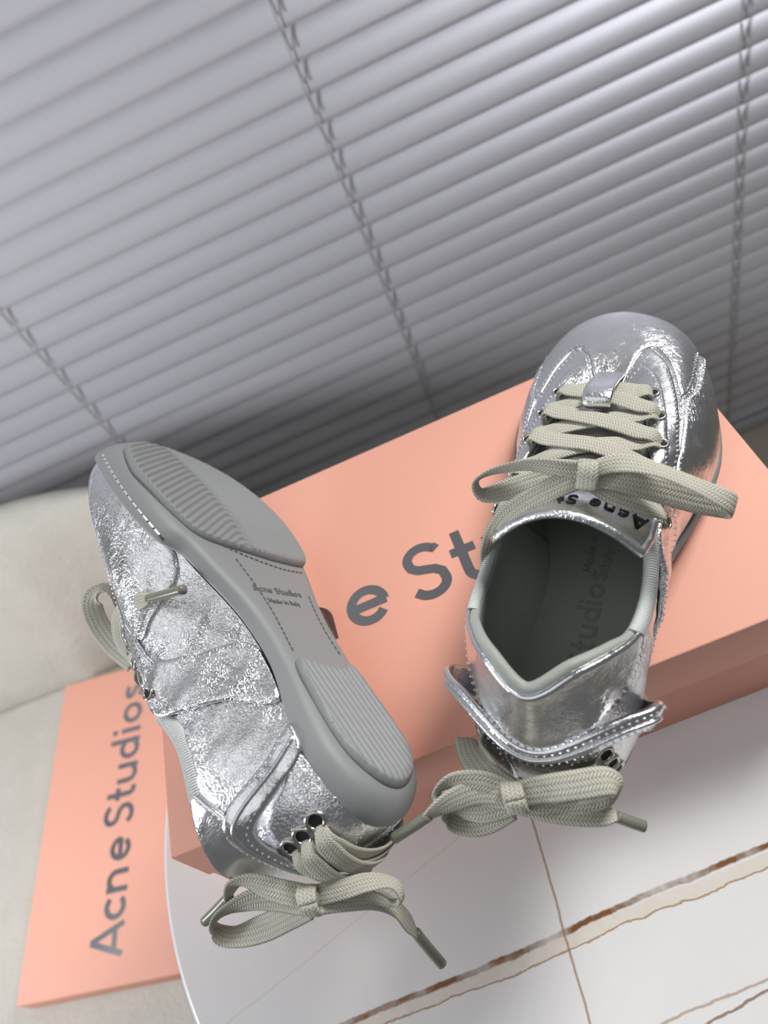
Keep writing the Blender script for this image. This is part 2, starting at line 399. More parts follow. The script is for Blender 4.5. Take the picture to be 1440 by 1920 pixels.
class Shoe:
    def __init__(s, name, sgn, mw, label, fine):
        s.sgn = sgn; s.fine = fine
        s.root = bpy.data.objects.new(name, None); s.root.empty_display_size = .05; COL.objects.link(s.root)
        s.mw = Matrix(mw); s.root.matrix_world = s.mw
        tag(s.root, label, 'shoe')
        s.inv = s.mw.inverted()
        s.st = MB(); s.build()
    def X(s, V):
        V = np.array(V, float).reshape(-1, 3).copy()
        if s.sgn < 0: V[:, 0] -= .16*np.clip(V[:, 2]-.012, 0, .1)      # lying on its side, the soft upper sags towards the sole's upper edge
        V[:, 0] *= s.sgn; return V
    def part(s, name, V, F, m, parent=None, smooth=True, uv=None):
        return mesh_obj(name, s.X(V), F, M[m], parent or s.root, smooth, uv, flip=(s.sgn < 0))
    def world_part(s, name, V, F, m, parent=None, uv=None):
        R_ = np.array(s.inv); V = np.asarray(V, float); V = V@R_[:3, :3].T+R_[:3, 3]
        return mesh_obj(name, V, F, M[m], parent or s.root, True, uv)
    # ---- overlay panels
    def panel(s, name, poly, m, t=.0012, flare=None, lift=0.0, under=None, smoothp=True, spacing=.0026, stitch=True, parent=None, inset=.0009, label=None, lo=.07, hi=.955):
        poly = np.array(poly, float)
        q = rim_zone(poly)
        if smoothp: q = catmull(q, 6, True)
        q = resample(q, .0016, True)
        Pn, F, d = cdt_fill(q, spacing, inset)
        k = Pn[:, 0]/UK; v = np.clip(Pn[:, 1]/UV_, 0, 1.0)
        fl = flare(k, v) if flare else 0.0
        edge = np.clip(d/inset, 0, 1)
        top = S(k, v, lift+fl+t*(0.5+0.5*edge**0.7)); bt = under if under is not None else -.0004
        bot = S(k, v, lift+fl*1.0+(bt if not flare else -t*0.6)*np.ones_like(k))
        V, FF = slab(Pn, F, top, bot)
        o = s.part(name, V, FF, m, parent)
        if label: o['label'] = label
        if stitch:
            ar = np.sum(q[:, 0]*np.roll(q[:, 1], -1)-np.roll(q[:, 0], -1)*q[:, 1])
            tt = np.roll(q, -1, 0)-np.roll(q, 1, 0); tt /= np.linalg.norm(tt, axis=1)[:, None]+1e-12
            ins = q+np.stack([-tt[:, 1], tt[:, 0]], 1)*(.0019 if ar > 0 else -.0019)
            kk = ins[:, 0]/UK; vv = ins[:, 1]/UV_
            hh = lift+t*1.05+(flare(kk, vv) if flare else 0.0)
            s.stitches(kk, vv, hh, closed=True, lo=lo, hi=hi)
        return o
    def stitches(s, k, v, h, closed=False, lo=.07, hi=.955, step=.0030, ln=.0021):
        k = np.asarray(k, float); v = np.asarray(v, float); h = np.broadcast_to(np.asarray(h, float), k.shape)
        P = S(k, np.clip(v, 0, 1), h); nrm = Snorm(k, np.clip(v, 0, 1))
        ok = ((v > lo) & (v < hi)).astype(float)
        A = np.c_[P, nrm, ok]
        A = resample(A, .00075, closed)
        stp = int(step/.00075); l2 = int(ln/.00075)
        for i in range(0, len(A)-l2, stp):
            if A[i, 6] < .99 or A[i+l2, 6] < .99: continue
            s.dash(A[i, :3], A[i+l2, :3], A[i, 3:6])
    def dash(s, a, b, n, w=.00038, hgt=.00034):
        t = b-a; l = np.linalg.norm(t)
        if l < 1e-5 or l > .006: return
        t = t/l; c = np.cross(n, t); m = (a+b)/2+n*hgt
        V = [a, b, m+c*w, m-c*w, m+n*hgt, m-n*hgt]
        s.st.add(V, [(0, 2, 4), (2, 1, 4), (1, 3, 4), (3, 0, 4), (2, 0, 5), (1, 2, 5), (3, 1, 5), (0, 3, 5)])
    def ring(s, name, P, n, R, r, m, parent=None, hole=True):
        """metal eyelet: torus plus dark hole"""
        n = n/np.linalg.norm(n); u = np.cross(n, [0.3, .9, .2]); u /= np.linalg.norm(u); w = np.cross(n, u)
        a = np.linspace(0, 2*math.pi, 21)[:-1]
        C = [P+R*(u*math.cos(t)+w*math.sin(t)) for t in a]
        V, F = tube_mesh(C, r, 8, True)
        o = s.part(name, V, F, m, parent)
        if hole:
            D = [P+n*.0001]+[P+n*.0001+R*(u*math.cos(t)+w*math.sin(t)) for t in a]
            s.part('eyelet_hole', D, [(0, 1+i, 1+(i+1) % 20) for i in range(20)], 'dark', o)
        return o
    def build(s):
        f = s.fine
        # ---- base shell
        nk, nv = 352, 44
        k = np.linspace(0, NS, nk, endpoint=False); v = np.linspace(0, 1, nv)
        K, Vv = np.meshgrid(k, v, indexing='ij')
        Pg = S(K.ravel(), Vv.ravel()).reshape(nk, nv, 3)
        idx = lambda i, j: (i % nk)*nv+j
        F = [(idx(i, j), idx(i+1, j), idx(i+1, j+1), idx(i, j+1)) for i in range(nk) for j in range(nv-1)]
        s.part('upper', Pg.reshape(-1, 3), F, 'silver')['label'] = 'crackled silver leather upper'
        # ---- lining with rolled rim
        rows = []
        nrm = Snorm(k, np.ones(nk)*.985); top = Sraw(k, np.ones(nk)); up = Sraw(k, np.ones(nk))-Sraw(k, np.ones(nk)*.96); up /= np.linalg.norm(up, axis=1)[:, None]
        kk = np.minimum(k, NS-k); pad = np.where(kk < 5.2, 1.0, 0.45)*(1+0.5*np.exp(-(kk/2.2)**2))
        for a in (0, 40, 80, 120, 160):
            r = math.radians(a); rows.append(top+(nrm*(math.cos(r)-1)*.0017+up*math.sin(r)*.0014)*pad[:, None])
        for vv, ins in ((.94, .0042), (.86, .0048), (.75, .0042), (.6, .0036), (.45, .0034), (.3, .0034), (.15, .0034), (.02, .0034)):
            one = np.ones(nk)*vv
            rows.append(Sraw(k, one)-Snorm(k, one)*(ins*np.where(kk < 5.2, 1.0, .6))[:, None])
        Lg = np.stack(rows, 1); nr = Lg.shape[1]
        ix = lambda i, j: (i % nk)*nr+j
        F = [(ix(i, j), ix(i+1, j), ix(i+1, j+1), ix(i, j+1)) for i in range(nk) for j in range(nr-1)]
        s.part('lining', Lg.reshape(-1, 3), F, 'lining')['label'] = 'padded grey-green leather lining'
        # ---- insole
        ko = np.linspace(0, NS, 150, endpoint=False); po = per(np.c_[Pk, zs(Pk[:, 1])], ko)[:, :2]
        Pn, Fi, d = cdt_fill(po*0.985+np.array([0, .002]), .006, .002)
        zi = zs(Pn[:, 1])+.0135
        ins = s.part('insole', np.c_[Pn, zi], Fi, 'insole')
        def on_insole(u, w, wd):
            sc_ = .0105; y = .018+u*sc_*1.02; x = (.004-(w-.5)*sc_)*s.sgn
            return np.c_[x, y, zs(y)+.0136], np.tile([0, 0, 1.0], (len(u), 1))
        V, F = lettering_3d('Acne Studios', on_insole, .0003, gap=.16); s.part('pressed_lettering', V, F, 'insole_text', ins, False)
        for row, (txt, xo) in enumerate((('Made in', -.0005), ('Italy', .0075))):
            def on2(u, w, wd):
                y = .108+row*.002+u*.0042; x = (xo-(w-.5)*.0045)*s.sgn
                return np.c_[x, y, zs(y)+.0136], np.tile([0, 0, 1.0], (len(u), 1))
            V, F = lettering_3d(txt, on2, .0003, gap=.16); s.part('pressed_lettering', V, F, 'insole_text', ins, False)
        # ---- overlay panels
        mir = lambda P: [(NS-a, b) for a, b in P]
        s.panel('toe_cap', (lambda h_: h_+[(11, .99)]+[(NS-a, b) for a, b in h_[::-1]])([(9.15, .02), (9.0, .22), (8.65, .40), (8.15, .55), (7.98, .64), (8.2, .685), (9.0, .675), (9.5, .665), (9.84, .68), (10.10, .77), (10.16, .985)]), 'silver_smooth', .0013, lo=.3, hi=.9)['label'] = 'smooth silver toe cap with centre tab'
        for sd, fn in ((1, lambda P: P), (-1, mir)):
            s.panel('quarter_panel', fn([(9.05, .02), (8.9, .20), (8.55, .37), (8.05, .52), (7.82, .64), (7, .68), (6.1, .68), (5.95, .48), (6.25, .02)]), 'silver', .0016)
            s.panel('eyestay', fn([(5.25, .72), (6, .71), (7, .715), (8, .715), (9, .695), (9.5, .69), (9.84, .70), (10.0, .78), (10.03, .975), (9.5, .975), (8.5, .975), (7, .975), (5.25, .975)]), 'silver_smooth', .0017, lift=.0008)
            s.panel('lace_guard', fn([(5.6, .835), (7, .83), (8, .825), (9, .81), (9.5, .81), (9.75, .84), (9.78, .985), (9.3, .988), (8.5, .988), (7, .988), (5.6, .988)]), 'silver_smooth', .0014, lift=.0024)
            s.panel('side_strap', fn([(5.85, .88), (5.5, .66), (5.0, .38), (4.45, .02), (3.4, .02), (4.0, .45), (4.45, .80), (4.75, .975), (5.3, .985), (5.8, .975)]), 'silver', .0020, lift=.0012)
        s.panel('heel_collar', [(3.1, .985), (2.5, .80), (1.7, .64), (0.9, .55), (0, .525), (-.9, .55), (-1.7, .64), (-2.5, .80), (-3.1, .985), (-2, .99), (0, .99), (2, .99)], 'silver_smooth', .0013, lift=.0004, hi=.94)
        side_f = lambda k_: np.where((k_ > 0) & (s.sgn < 0), .15, 1.0)
        fl = lambda k_, v_: .0016+.0085*side_f(k_)*np.exp(-((np.abs(k_)-1.95)/.62)**2)*np.clip((v_-.18)/.33, 0, 1)
        for sd, fn in ((1, lambda P: P), (-1, lambda P: [(-a, b) for a, b in P])):
            hp = s.panel('heel_panel', fn([(.55, .03), (.55, .40), (.9, .415), (1.38, .44), (1.70, .405), (2.05, .21), (2.40, .03)]), 'silver', .0016, lift=.0004, stitch=True)
            for (ke, ve) in ((1.14, .365), (1.24, .262), (1.35, .155)):
                kk_ = np.array([fn([(ke, ve)])[0][0]]); vv_ = np.array([ve])
                s.ring('eyelet', S(kk_, vv_, .0022)[0], Snorm(kk_, vv_)[0], .0036, .0009, 'eyelet', hp)
        up_e = [(2.95, .02), (2.55, .28), (2.15, .53), (1.68, .59), (.9, .565), (0, .55)]; lo_e = [(0, .42), (.9, .43), (1.38, .455), (1.72, .42), (2.08, .22), (2.42, .02)]
        s.panel('heel_band', up_e+[(-a, b) for a, b in up_e[-2::-1]]+[(-a, b) for a, b in lo_e[:0:-1]]+lo_e, 'silver_smooth', .0019, flare=fl, stitch=True)['label'] = 'folded silver band flaring out round the heel'
        # piping along the band
        kp = np.array([2.69, 2.32, 1.95, 1.53, .9, 0.0, -.9, -1.53, -1.95, -2.32, -2.69]); vp = np.array([.02, .25, .475, .522, .498, .485, .498, .522, .475, .25, .02])
        cv = catmull(np.c_[kp, vp], 10); V, F = tube_mesh(S(cv[:, 0], np.clip(cv[:, 1], 0, 1), fl(cv[:, 0], cv[:, 1])+.0022), .0009, 6)
        s.part('band_piping', V, F, 'silver_edge')
        # collar tape
        for k0, k1 in ((2.9, 5.55), (NS-5.55, NS-2.9)):
            ks = np.linspace(k0, k1, 60); c = Sraw(ks, np.ones(60)); n1 = Snorm(ks, np.ones(60)*.985); t1 = Sraw(ks, np.ones(60))-Sraw(ks, np.ones(60)*.93); t1 /= np.linalg.norm(t1, axis=1)[:, None]
            V = []; F = []; UV = []; ln = np.r_[0, np.cumsum(np.linalg.norm(np.diff(c, axis=0), axis=1))]
            m = 14
            for i in range(60):
                for j in range(m):
                    a = 2*math.pi*j/m; V.append(c[i]-t1[i]*.0022+n1[i]*(-.0010+.0030*math.cos(a))+t1[i]*.0042*math.sin(a)); UV.append((ln[i]*1000, j/m*5))
            for i in range(59):
                for j in range(m): l = (j+1) % m; F.append((i*m+j, (i+1)*m+j, (i+1)*m+l, i*m+l))
            F.append(tuple(range(m))); F.append(tuple(59*m+j for j in range(m)))
            s.part('collar_tape', V, F, 'tape', uv=UV)['label'] = 'pale ribbed tape binding the collar'
        # tab that holds the first lace crossing
        tp = catmull(np.array([(0, .2005, S(np.array([11.0]), np.array([.86]), np.array([.0016]))[0][2]), (0, .192, .0570), (0, .184, .0625), (0, .176, .0670), (0, .1690, .0684), (0, .1663, .0655), (0, .1690, .0610)]), 6)
        V, F, UVt = ribbon_mesh(tp, np.tile([1.0, 0, 0], (len(tp), 1)), np.interp(np.arange(len(tp)), [0, len(tp)-1], [.0150, .0125]), .0016)
        s.part('toe_tab', V, F, 'silver_smooth')
        # ---- front eyelets
        s.ey = {}
        for row, ke in enumerate((8.45, 7.6, 6.8, 6.0, 5.2)):
            for sd in (1, -1):
                kk_ = np.array([ke if sd > 0 else NS-ke]); vv_ = np.array([.885])
                P = S(kk_, vv_, .0036)[0]; s.ey[(row, sd)] = P
                s.ring('eyelet', P+Snorm(kk_, vv_)[0]*.0004, Snorm(kk_, vv_)[0], .0026, .0007, 'eyelet')
        # ---- tongue
        ys = np.array([.192, .175, .155, .133, .110, .097, .0885]); zc = np.array([.0470, .0535, .0600, .0675, .0770, .0845, .0905]); hw = np.array([.012, .020, .025, .0285, .0305, .0305, .0290]); dr = np.array([.002, .004, .007, .0105, .0145, .0165, .0165])
        if s.sgn < 0: ys = ys+np.array([0, 0, 0, .004, .012, .017, .020]); zc = zc-np.array([0, 0, 0, .001, .004, .007, .010])
        tt = np.linspace(0, 1, 40); yy = np.interp(tt, np.linspace(0, 1, 7), ys); zz = np.interp(yy[::-1], ys[::-1], zc[::-1])[::-1]; ww = np.interp(yy[::-1], ys[::-1], hw[::-1])[::-1]; dd = np.interp(yy[::-1], ys[::-1], dr[::-1])[::-1]
        s.tz = lambda x, y: np.interp(y, ys[::-1], zc[::-1])-np.interp(y, ys[::-1], dr[::-1])*np.abs(x/np.interp(y, ys[::-1], hw[::-1]))**2.0
        nu = 33; uu = np.linspace(-1, 1, nu); th = .0034
        def tong(i, u, off):
            curl = .006*np.clip((i-30)/9, 0, 1)**2      # the top edge lies a little further back at the centre
            return (ww[i]*u+.002, yy[i]+(abs(u)**2)*(-.004)*np.clip((i-22)/17, 0, 1)+curl*0, zz[i]-dd[i]*abs(u)**2.0+off)
        V = []; F = []; Vl = []; Fl = []
        for i in range(40):
            e = math.sqrt(max(0, 1-max(0, (i-36)/3.0)**2)) if i > 36 else 1
            for u in uu: V.append(tong(i, u, th/2*e))
            for u in uu: Vl.append(tong(i, u, -th/2*e-.0002))
        g = lambda i, j: i*nu+j
        for i in range(39):
            for j in range(nu-1):
                F.append((g(i, j+1), g(i, j), g(i+1, j), g(i+1, j+1))[::-1]); Fl.append((g(i, j), g(i, j+1), g(i+1, j+1), g(i+1, j))[::-1])
        tg = s.part('tongue', V, F, 'silver_smooth'); tg['label'] = 'smooth silver tongue with printed name'
        s.part('tongue_lining', Vl, Fl, 'lining', tg)
        rim = [tong(39, u, 0) for u in uu]; rim = [tong(i, -1, 0) for i in range(24, 39)]+rim+[tong(i, 1, 0) for i in range(38, 23, -1)]
        V, F = tube_mesh(rim, .0019, 8); s.part('tongue_binding', V, F, 'silver_edge', tg)
        def on_tongue(u, w, wd):
            sc_ = .0072; x = (wd/2-u)*sc_*.86+.003; y = .1035+(.018 if s.sgn < 0 else 0)-w*sc_
            x = x if s.sgn > 0 else -x
            z = s.tz(x-.002, y)+.0019
            return np.c_[x, y, z], np.tile([0, 0, 1.0], (len(u), 1))
        V, F = lettering_3d('Acne Studios', on_tongue, .0002, gap=.22)
        if s.sgn < 0: F = [tuple(reversed(q)) for q in F]
        s.part('printed_lettering', V, F, 'black_print', tg, False)
        s.build_sole()
        s.front_lacing()
    def build_sole(s):
        nk = 240; k = np.linspace(0, NS, nk, endpoint=False); c = per(np.c_[Pk, np.zeros(NS)], k)[:, :2]
        t = np.roll(c, -1, 0)-np.roll(c, 1, 0); t /= np.linalg.norm(t, axis=1)[:, None]; o = np.stack([t[:, 1], -t[:, 0]], 1)
        kk = np.minimum(k, NS-k)
        sm = lambda a, b, x: np.clip((x-a)/(b-a), 0, 1)**2*(3-2*np.clip((x-a)/(b-a), 0, 1))
        fore = sm(5.9, 7.0, kk); heel = 1-sm(2.6, 4.2, kk)
        h = .0090+.0035*fore+.0030*heel
        flg = fore*.0012*(1-sm(9.5, 11, kk))
        med = (k > 11).astype(float)*sm(6.15, 6.55, kk)*(1-sm(8.6, 10.0, kk))
        flg = flg+med*.0052
        rocker = 1.0*heel*.0025
        prof = [(-.0075, 0.0, 0), (-.0035, .0002, 0), (-.0008, .0012, 0), (.0010, .0032, .15), (.0022, .0062, .5), (.0026, .0095, .9), (.0022, None, 1.0), (.0008, None, 1.0), (-.0030, None, .8)]
        G = []
        for a, (oo, z, fw) in enumerate(prof):
            if z is None: z_ = h-(.0012 if a == 6 else 0.0)-(0.001 if a == 8 else 0)
            else: z_ = np.minimum(z*np.ones(nk), h-.002)
            q = c+o*(oo+flg*fw+med*.0030*(1-fw)-rocker*(1-fw)*0.8)[:, None]
            G.append(np.c_[q, zs(q[:, 1])*(1.0)+z_])
        G = np.stack(G, 1); n = len(prof); ix = lambda i, j: (i % nk)*n+j
        F = [(ix(i, j), ix(i+1, j), ix(i+1, j+1), ix(i, j+1)) for i in range(nk) for j in range(n-1)]
        inner = G[:, 0, :2]
        Pn, Fb, d = cdt_fill(inner[::2], .005, .002)
        V = np.vstack([G.reshape(-1, 3), np.c_[Pn, zs(Pn[:, 1])]]); off = nk*n
        F += [tuple(off+i for i in reversed(f)) for f in Fb]
        s.sole = s.part('outsole', V, F, 'rubber'); s.sole['label'] = 'smooth grey rubber outsole'
        sp = .00048 if s.fine else .004
        # forefoot tread: hooked ribs
        poly = catmull([(.042, .151), (.0475, .172), (.0455, .204), (.036, .229), (.020, .2445), (-.004, .2515), (-.023, .2460), (-.0385, .231), (-.0470, .207), (-.0460, .188), (-.0400, .170), (-.0285, .1565), (.0, .1515), (.022, .149)], 8, True)
        Pn, F, d = cdt_fill(resample(poly, .0012, True), sp, .0012)
        m = -Pn[:, 0]; y = Pn[:, 1]
        mm = m-.001; g = -np.logaddexp(0.8*mm/.004, -1.6*mm/.004)*.004
        ph = (y-g)/.0046
        amp = .0015*np.clip(d/.003, 0, 1)*np.where(mm > 0, 1.0, 1.25)
        hgt = .0030*np.clip(d/.0016, 0.12, 1)**.5+amp*(np.abs(np.sin(np.pi*ph))**np.where(mm > 0, .8, .35)-.5)
        zt = zs(y)-hgt
        V, FF = slab(Pn, [tuple(reversed(q)) for q in F], np.c_[Pn, zt], np.c_[Pn, zs(y)+.001])
        s.part('forefoot_tread', V, FF, 'rubber', s.sole)['label'] = 'ribbed forefoot tread'
        # heel tread: lengthwise ribs
        poly = catmull([(.0215, .0765), (.0242, .055), (.0242, .034), (.018, .0195), (.004, .0125), (-.010, .0165), (-.0195, .031), (-.0205, .055), (-.0165, .079), (-.004, .0775), (.010, .0755)], 8, True)
        poly = resample(poly, .0012, True)
        Pn, F, d = cdt_fill(poly, sp, .0012)
        rel = Pn[:, 0]+.06*(Pn[:, 1]-.045)
        hgt = .0032*np.clip(d/.0016, .12, 1)**.5+.0012*np.clip(d/.004, 0, 1)*(np.abs(np.sin(np.pi*rel/.0038))**.8-.5)
        zt = zs(Pn[:, 1])-hgt
        V, FF = slab(Pn, [tuple(reversed(q)) for q in F], np.c_[Pn, zt], np.c_[Pn, zs(Pn[:, 1])+.001])
        s.part('heel_tread', V, FF, 'rubber', s.sole)['label'] = 'heel tread with lengthwise ribs'
        # moulded lettering on the waist, read from below (toe up)
        for row, (txt, sc_, yo) in enumerate((('Acne Studios', .0042, .1235), ('Made in Italy', .0028, .1165))):
            def on_sole(u, w, wd):
                x = .003+(u-wd/2)*sc_; y = yo+w*sc_
                if s.sgn > 0: x = .006-x
                return np.c_[x, y, np.zeros_like(x)], np.tile([0, 0, -1.0], (len(u), 1))
            V, F = lettering_3d(txt, on_sole, .0004, gap=.14, weight=.13)
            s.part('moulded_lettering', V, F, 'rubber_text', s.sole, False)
        # moulded stitch channel: groove-coloured bed and thread dashes on the sole
        sb = MB()
        def sole_st(pts, z, step=.0032, ln=.0021):
            A = resample(catmull(np.array(pts, float), 10), .0004)
            i = 0
            while i+int(ln/.0004) < len(A):
                a = A[i]; b = A[i+int(ln/.0004)]
                a3 = np.r_[a[:2], zs(a[1])+z(a)] if callable(z) else np.r_[a[:2], zs(a[1])+z]; b3 = np.r_[b[:2], zs(b[1])+z(b)] if callable(z) else np.r_[b[:2], zs(b[1])+z]
                sb.add(*tube_mesh([a3, (a3+b3)/2+[0, 0, -.0003], b3], .0004, 5)); i += int(step/.0004)
        sole_st([(-.0135, .145), (-.0110, .128), (-.0105, .110), (-.0125, .092), (-.0135, .085)], -.0001)
        sole_st([(-.017, .1535), (.0, .1480), (.02, .1440), (.036, .1440)], -.0001)
        sole_st([(.0265, .125), (.0225, .110), (.0205, .095), (.0205, .083)], -.0001)
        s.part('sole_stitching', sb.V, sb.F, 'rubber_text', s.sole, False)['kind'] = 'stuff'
        # flange stitching on the forefoot wall
        for k0, k1 in ((13.2, 15.55), (6.5, 9.4)):
            ks = np.linspace(k0, k1, 140); q = per(np.c_[Pk, np.zeros(NS)], ks)[:, :2]; e = 1e-2
            tt = per(np.c_[Pk, np.zeros(NS)], ks+e)[:, :2]-per(np.c_[Pk, np.zeros(NS)], ks-e)[:, :2]; tt /= np.linalg.norm(tt, axis=1)[:, None]; oo = np.stack([tt[:, 1], -tt[:, 0]], 1)
            off = .0020+.0012+(.0044 if k0 > 11 else 0)
            A = np.c_[q+oo*(off-.0004), zs(q[:, 1])+.0075]; A = resample(A, .0004); fb = MB()
            i = 0
            while i+9 < len(A):
                fb.add(*tube_mesh([A[i], A[i+4], A[i+9]], .00064, 6)); i += 12
            s.part('flange_stitching', fb.V, fb.F, 'thread', s.sole, False)['kind'] = 'stuff'
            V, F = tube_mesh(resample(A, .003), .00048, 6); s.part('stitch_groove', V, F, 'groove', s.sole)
    def lace(s, name, P, D, width=.0088, thick=.0015, parent=None, world=False):
        P = np.asarray(P, float); D = np.asarray(D, float)
        if not isinstance(width, (int, float)): A = np.c_[P, D, np.asarray(width)]
        else: A = np.c_[P, D, np.full(len(P), width)]
        A = resample(catmull(A, 10), .0014)
        V, F, UV = ribbon_mesh(A[:, :3], A[:, 3:6], A[:, 6], thick)
        if world: return s.world_part(name, V, F, 'lace', parent, UV)
        return s.part(name, V, F, 'lace', parent, uv=UV)
    def front_lacing(s):
        root = s.part('front_lace', *tube_mesh([s.ey[(0, 1)], s.ey[(0, 1)]+np.array([0, 0, -.003])], .0012), 'lace')
        s.fl = root
        def strand(a, b, lift, width=.0104, droop=0.0):
            a = np.array(a); b = np.array(b); pts = []; ds = []; wd = []
            dirv = b-a; dirv /= np.linalg.norm(dirv)
            for t in (0, .06, .16, .32, .5, .68, .84, .94, 1):
                q = a+(b-a)*t
                z = max(q[2], s.tz(np.clip(q[0]-.002, -.03, .03), q[1])+.0020)+lift*(1 if .03 < t < .97 else 0)
                base = a[2]+(b[2]-a[2])*t
                if t in (0, 1): z = base-.0015
                elif t in (.06, .94): z = max(base+.0022, min(z, base+.004))+lift*.6
                else: z = max(z, base+.0035*math.sin(math.pi*t)+lift)
                pts.append((q[0], q[1], z)); nrm = np.array([0, .28, 1.0]); d = np.cross(nrm, dirv); ds.append(d/np.linalg.norm(d)); wd.append(width*(.55 if t in (0, 1) else (.8 if t in (.06, .94) else 1)))
            return s.lace('lace_strand', pts, ds, wd, .0015, root)
        e = s.ey
        strand(e[(0, -1)], e[(0, 1)], .0004)
        for i in range(4):
            strand(e[(i, 1)], e[(i+1, -1)], .0010+.0002*i)
            strand(e[(i, -1)], e[(i+1, 1)], .0026+.0002*i)
        s.part('stitching', s.st.V, s.st.F, 'thread', None, False)['kind'] = 'stuff'
    def heel_lacing(s, centre_bulge=.0025):
        """laces crossing the gap at the heel between the two panels"""
        root = None
        ks = {1: [(1.14, .365), (1.24, .262), (1.35, .155)], -1: [(-1.14, .365), (-1.24, .262), (-1.35, .155)]}
        def strand(p, q, h):
            nonlocal root
            t = np.linspace(0.02, .98, 13); kk_ = p[0]+(q[0]-p[0])*t; vv_ = p[1]+(q[1]-p[1])*t
            hh = np.where((t < .03) | (t > .97), .0004, .0042)+h*np.sin(math.pi*t)
            P = S(kk_, vv_, hh); nr = Snorm(kk_, vv_); T = np.gradient(P, axis=0); D = np.cross(nr, T); D /= np.linalg.norm(D, axis=1)[:, None]
            wd = np.where((t < .03) | (t > .97), .0036, np.where((t < .12) | (t > .88), .0066, .0086))
            V = s.lace('heel_lace' if root is None else 'lace_strand', P, D, list(wd), .0015, root)
            if root is None: root = V
        a, b = ks[1], ks[-1]
        strand(a[2], b[2], .0015); strand(a[2], b[1], .003); strand(b[2], a[1], .0045); strand(a[1], b[0], .0045); strand(b[1], a[0], .006)
        s.hl = root
    def img_ribbon(s, name, pts, width=.0092, thick=.0015, parent=None, fold=False):
        """loose lace: pts = (px, py, height above lid, roll in degrees[, width factor]); roll 0 shows the flat side"""
        P = np.array([at(p[0], p[1], p[2]) for p in pts]); T = np.gradient(P, axis=0); T /= np.linalg.norm(T, axis=1)[:, None]
        D = []; cp = np.array([0, 0, CAMH])
        for i, p in enumerate(pts):
            vd = P[i]-cp; vd /= np.linalg.norm(vd); ax = P[len(P)//2]-P[0] if fold else T[i]; a = np.cross(ax, vd); a /= np.linalg.norm(a)+1e-9; b = np.cross(a, ax/np.linalg.norm(ax)); r = math.radians(p[3])
            D.append(a*math.cos(r)+b*math.sin(r))
        wd = [width*(p[4] if len(p) > 4 else 1.0) for p in pts]
        return s.lace(name, P, D, wd, thick, parent, world=True)
    def img_tube(s, name, pts, r, m, parent=None, seg=10):
        P = catmull(np.array([at(*p) for p in pts]), 6); V, F = tube_mesh(P, r, seg)
        return s.world_part(name, V, F, m, parent)
    def knot(s, c, axis_u, axis_v, parent):
        """the wrapped band in the middle of a bow: a short fat ribbon ring"""
        c = np.asarray(c, float); u = np.asarray(axis_u, float); u /= np.linalg.norm(u); v = np.asarray(axis_v, float); v -= u*(u@v); v /= np.linalg.norm(v); w = np.cross(u, v)
        a = np.linspace(0, 2*math.pi, 26)
        P = np.array([c+v*.0052*math.cos(t)+w*.0046*math.sin(t)+u*.0012*math.sin(t+.6) for t in a])
        V, F, UV = ribbon_mesh(P, np.tile(u, (len(P), 1)), .0082, .0024)
        s.world_part('bow_knot', V, F, 'lace', parent, UV)
        V, F = tube_mesh(np.array([c-u*.0036, c-u*.0018, c+u*.0018, c+u*.0036]), [.0024, .0038, .0038, .0024], 10)
        s.world_part('bow_core', V, F, 'lace', parent)

# ------------------------------------------------------------------ the room
YW = 0.85                                    # plane of the blind
def quad_struct(name, V, m, kind='structure'):
    o = mesh_obj(name, V, [(0, 1, 2, 3)], m, None, False); o['kind'] = kind; return o
def floor_mat():
    m, nt, b = mat('beige_floor'); setp(b, Roughness=0.5)
    co = texco(nt); n = noise(nt, co, 6, 5, .6); n2 = noise(nt, co, 90, 3)
    f = math_n(nt, 'ADD', math_n(nt, 'MULTIPLY', n.outputs['Fac'], .7), math_n(nt, 'MULTIPLY', n2.outputs['Fac'], .3))
    L(nt, mixc(nt, f, lin(190, 180, 160), lin(222, 213, 196)), b.inputs['Base Color'])
    return m
wallm = plain('white_wall_paint', lin(214, 213, 210), 0.7, 0, .1, 200, .001)
fl_o = MB(); fl_o.box((-2.6, -1.6, -.05), (2.4, 1.1, 0)); o = fl_o.build('floor', floor_mat()); o['kind'] = 'structure'
wb = MB(); wb.box((-2.6, YW+.06, 0), (2.4, YW+.16, 2.6)); o = wb.build('wall_back', wallm); o['kind'] = 'structure'

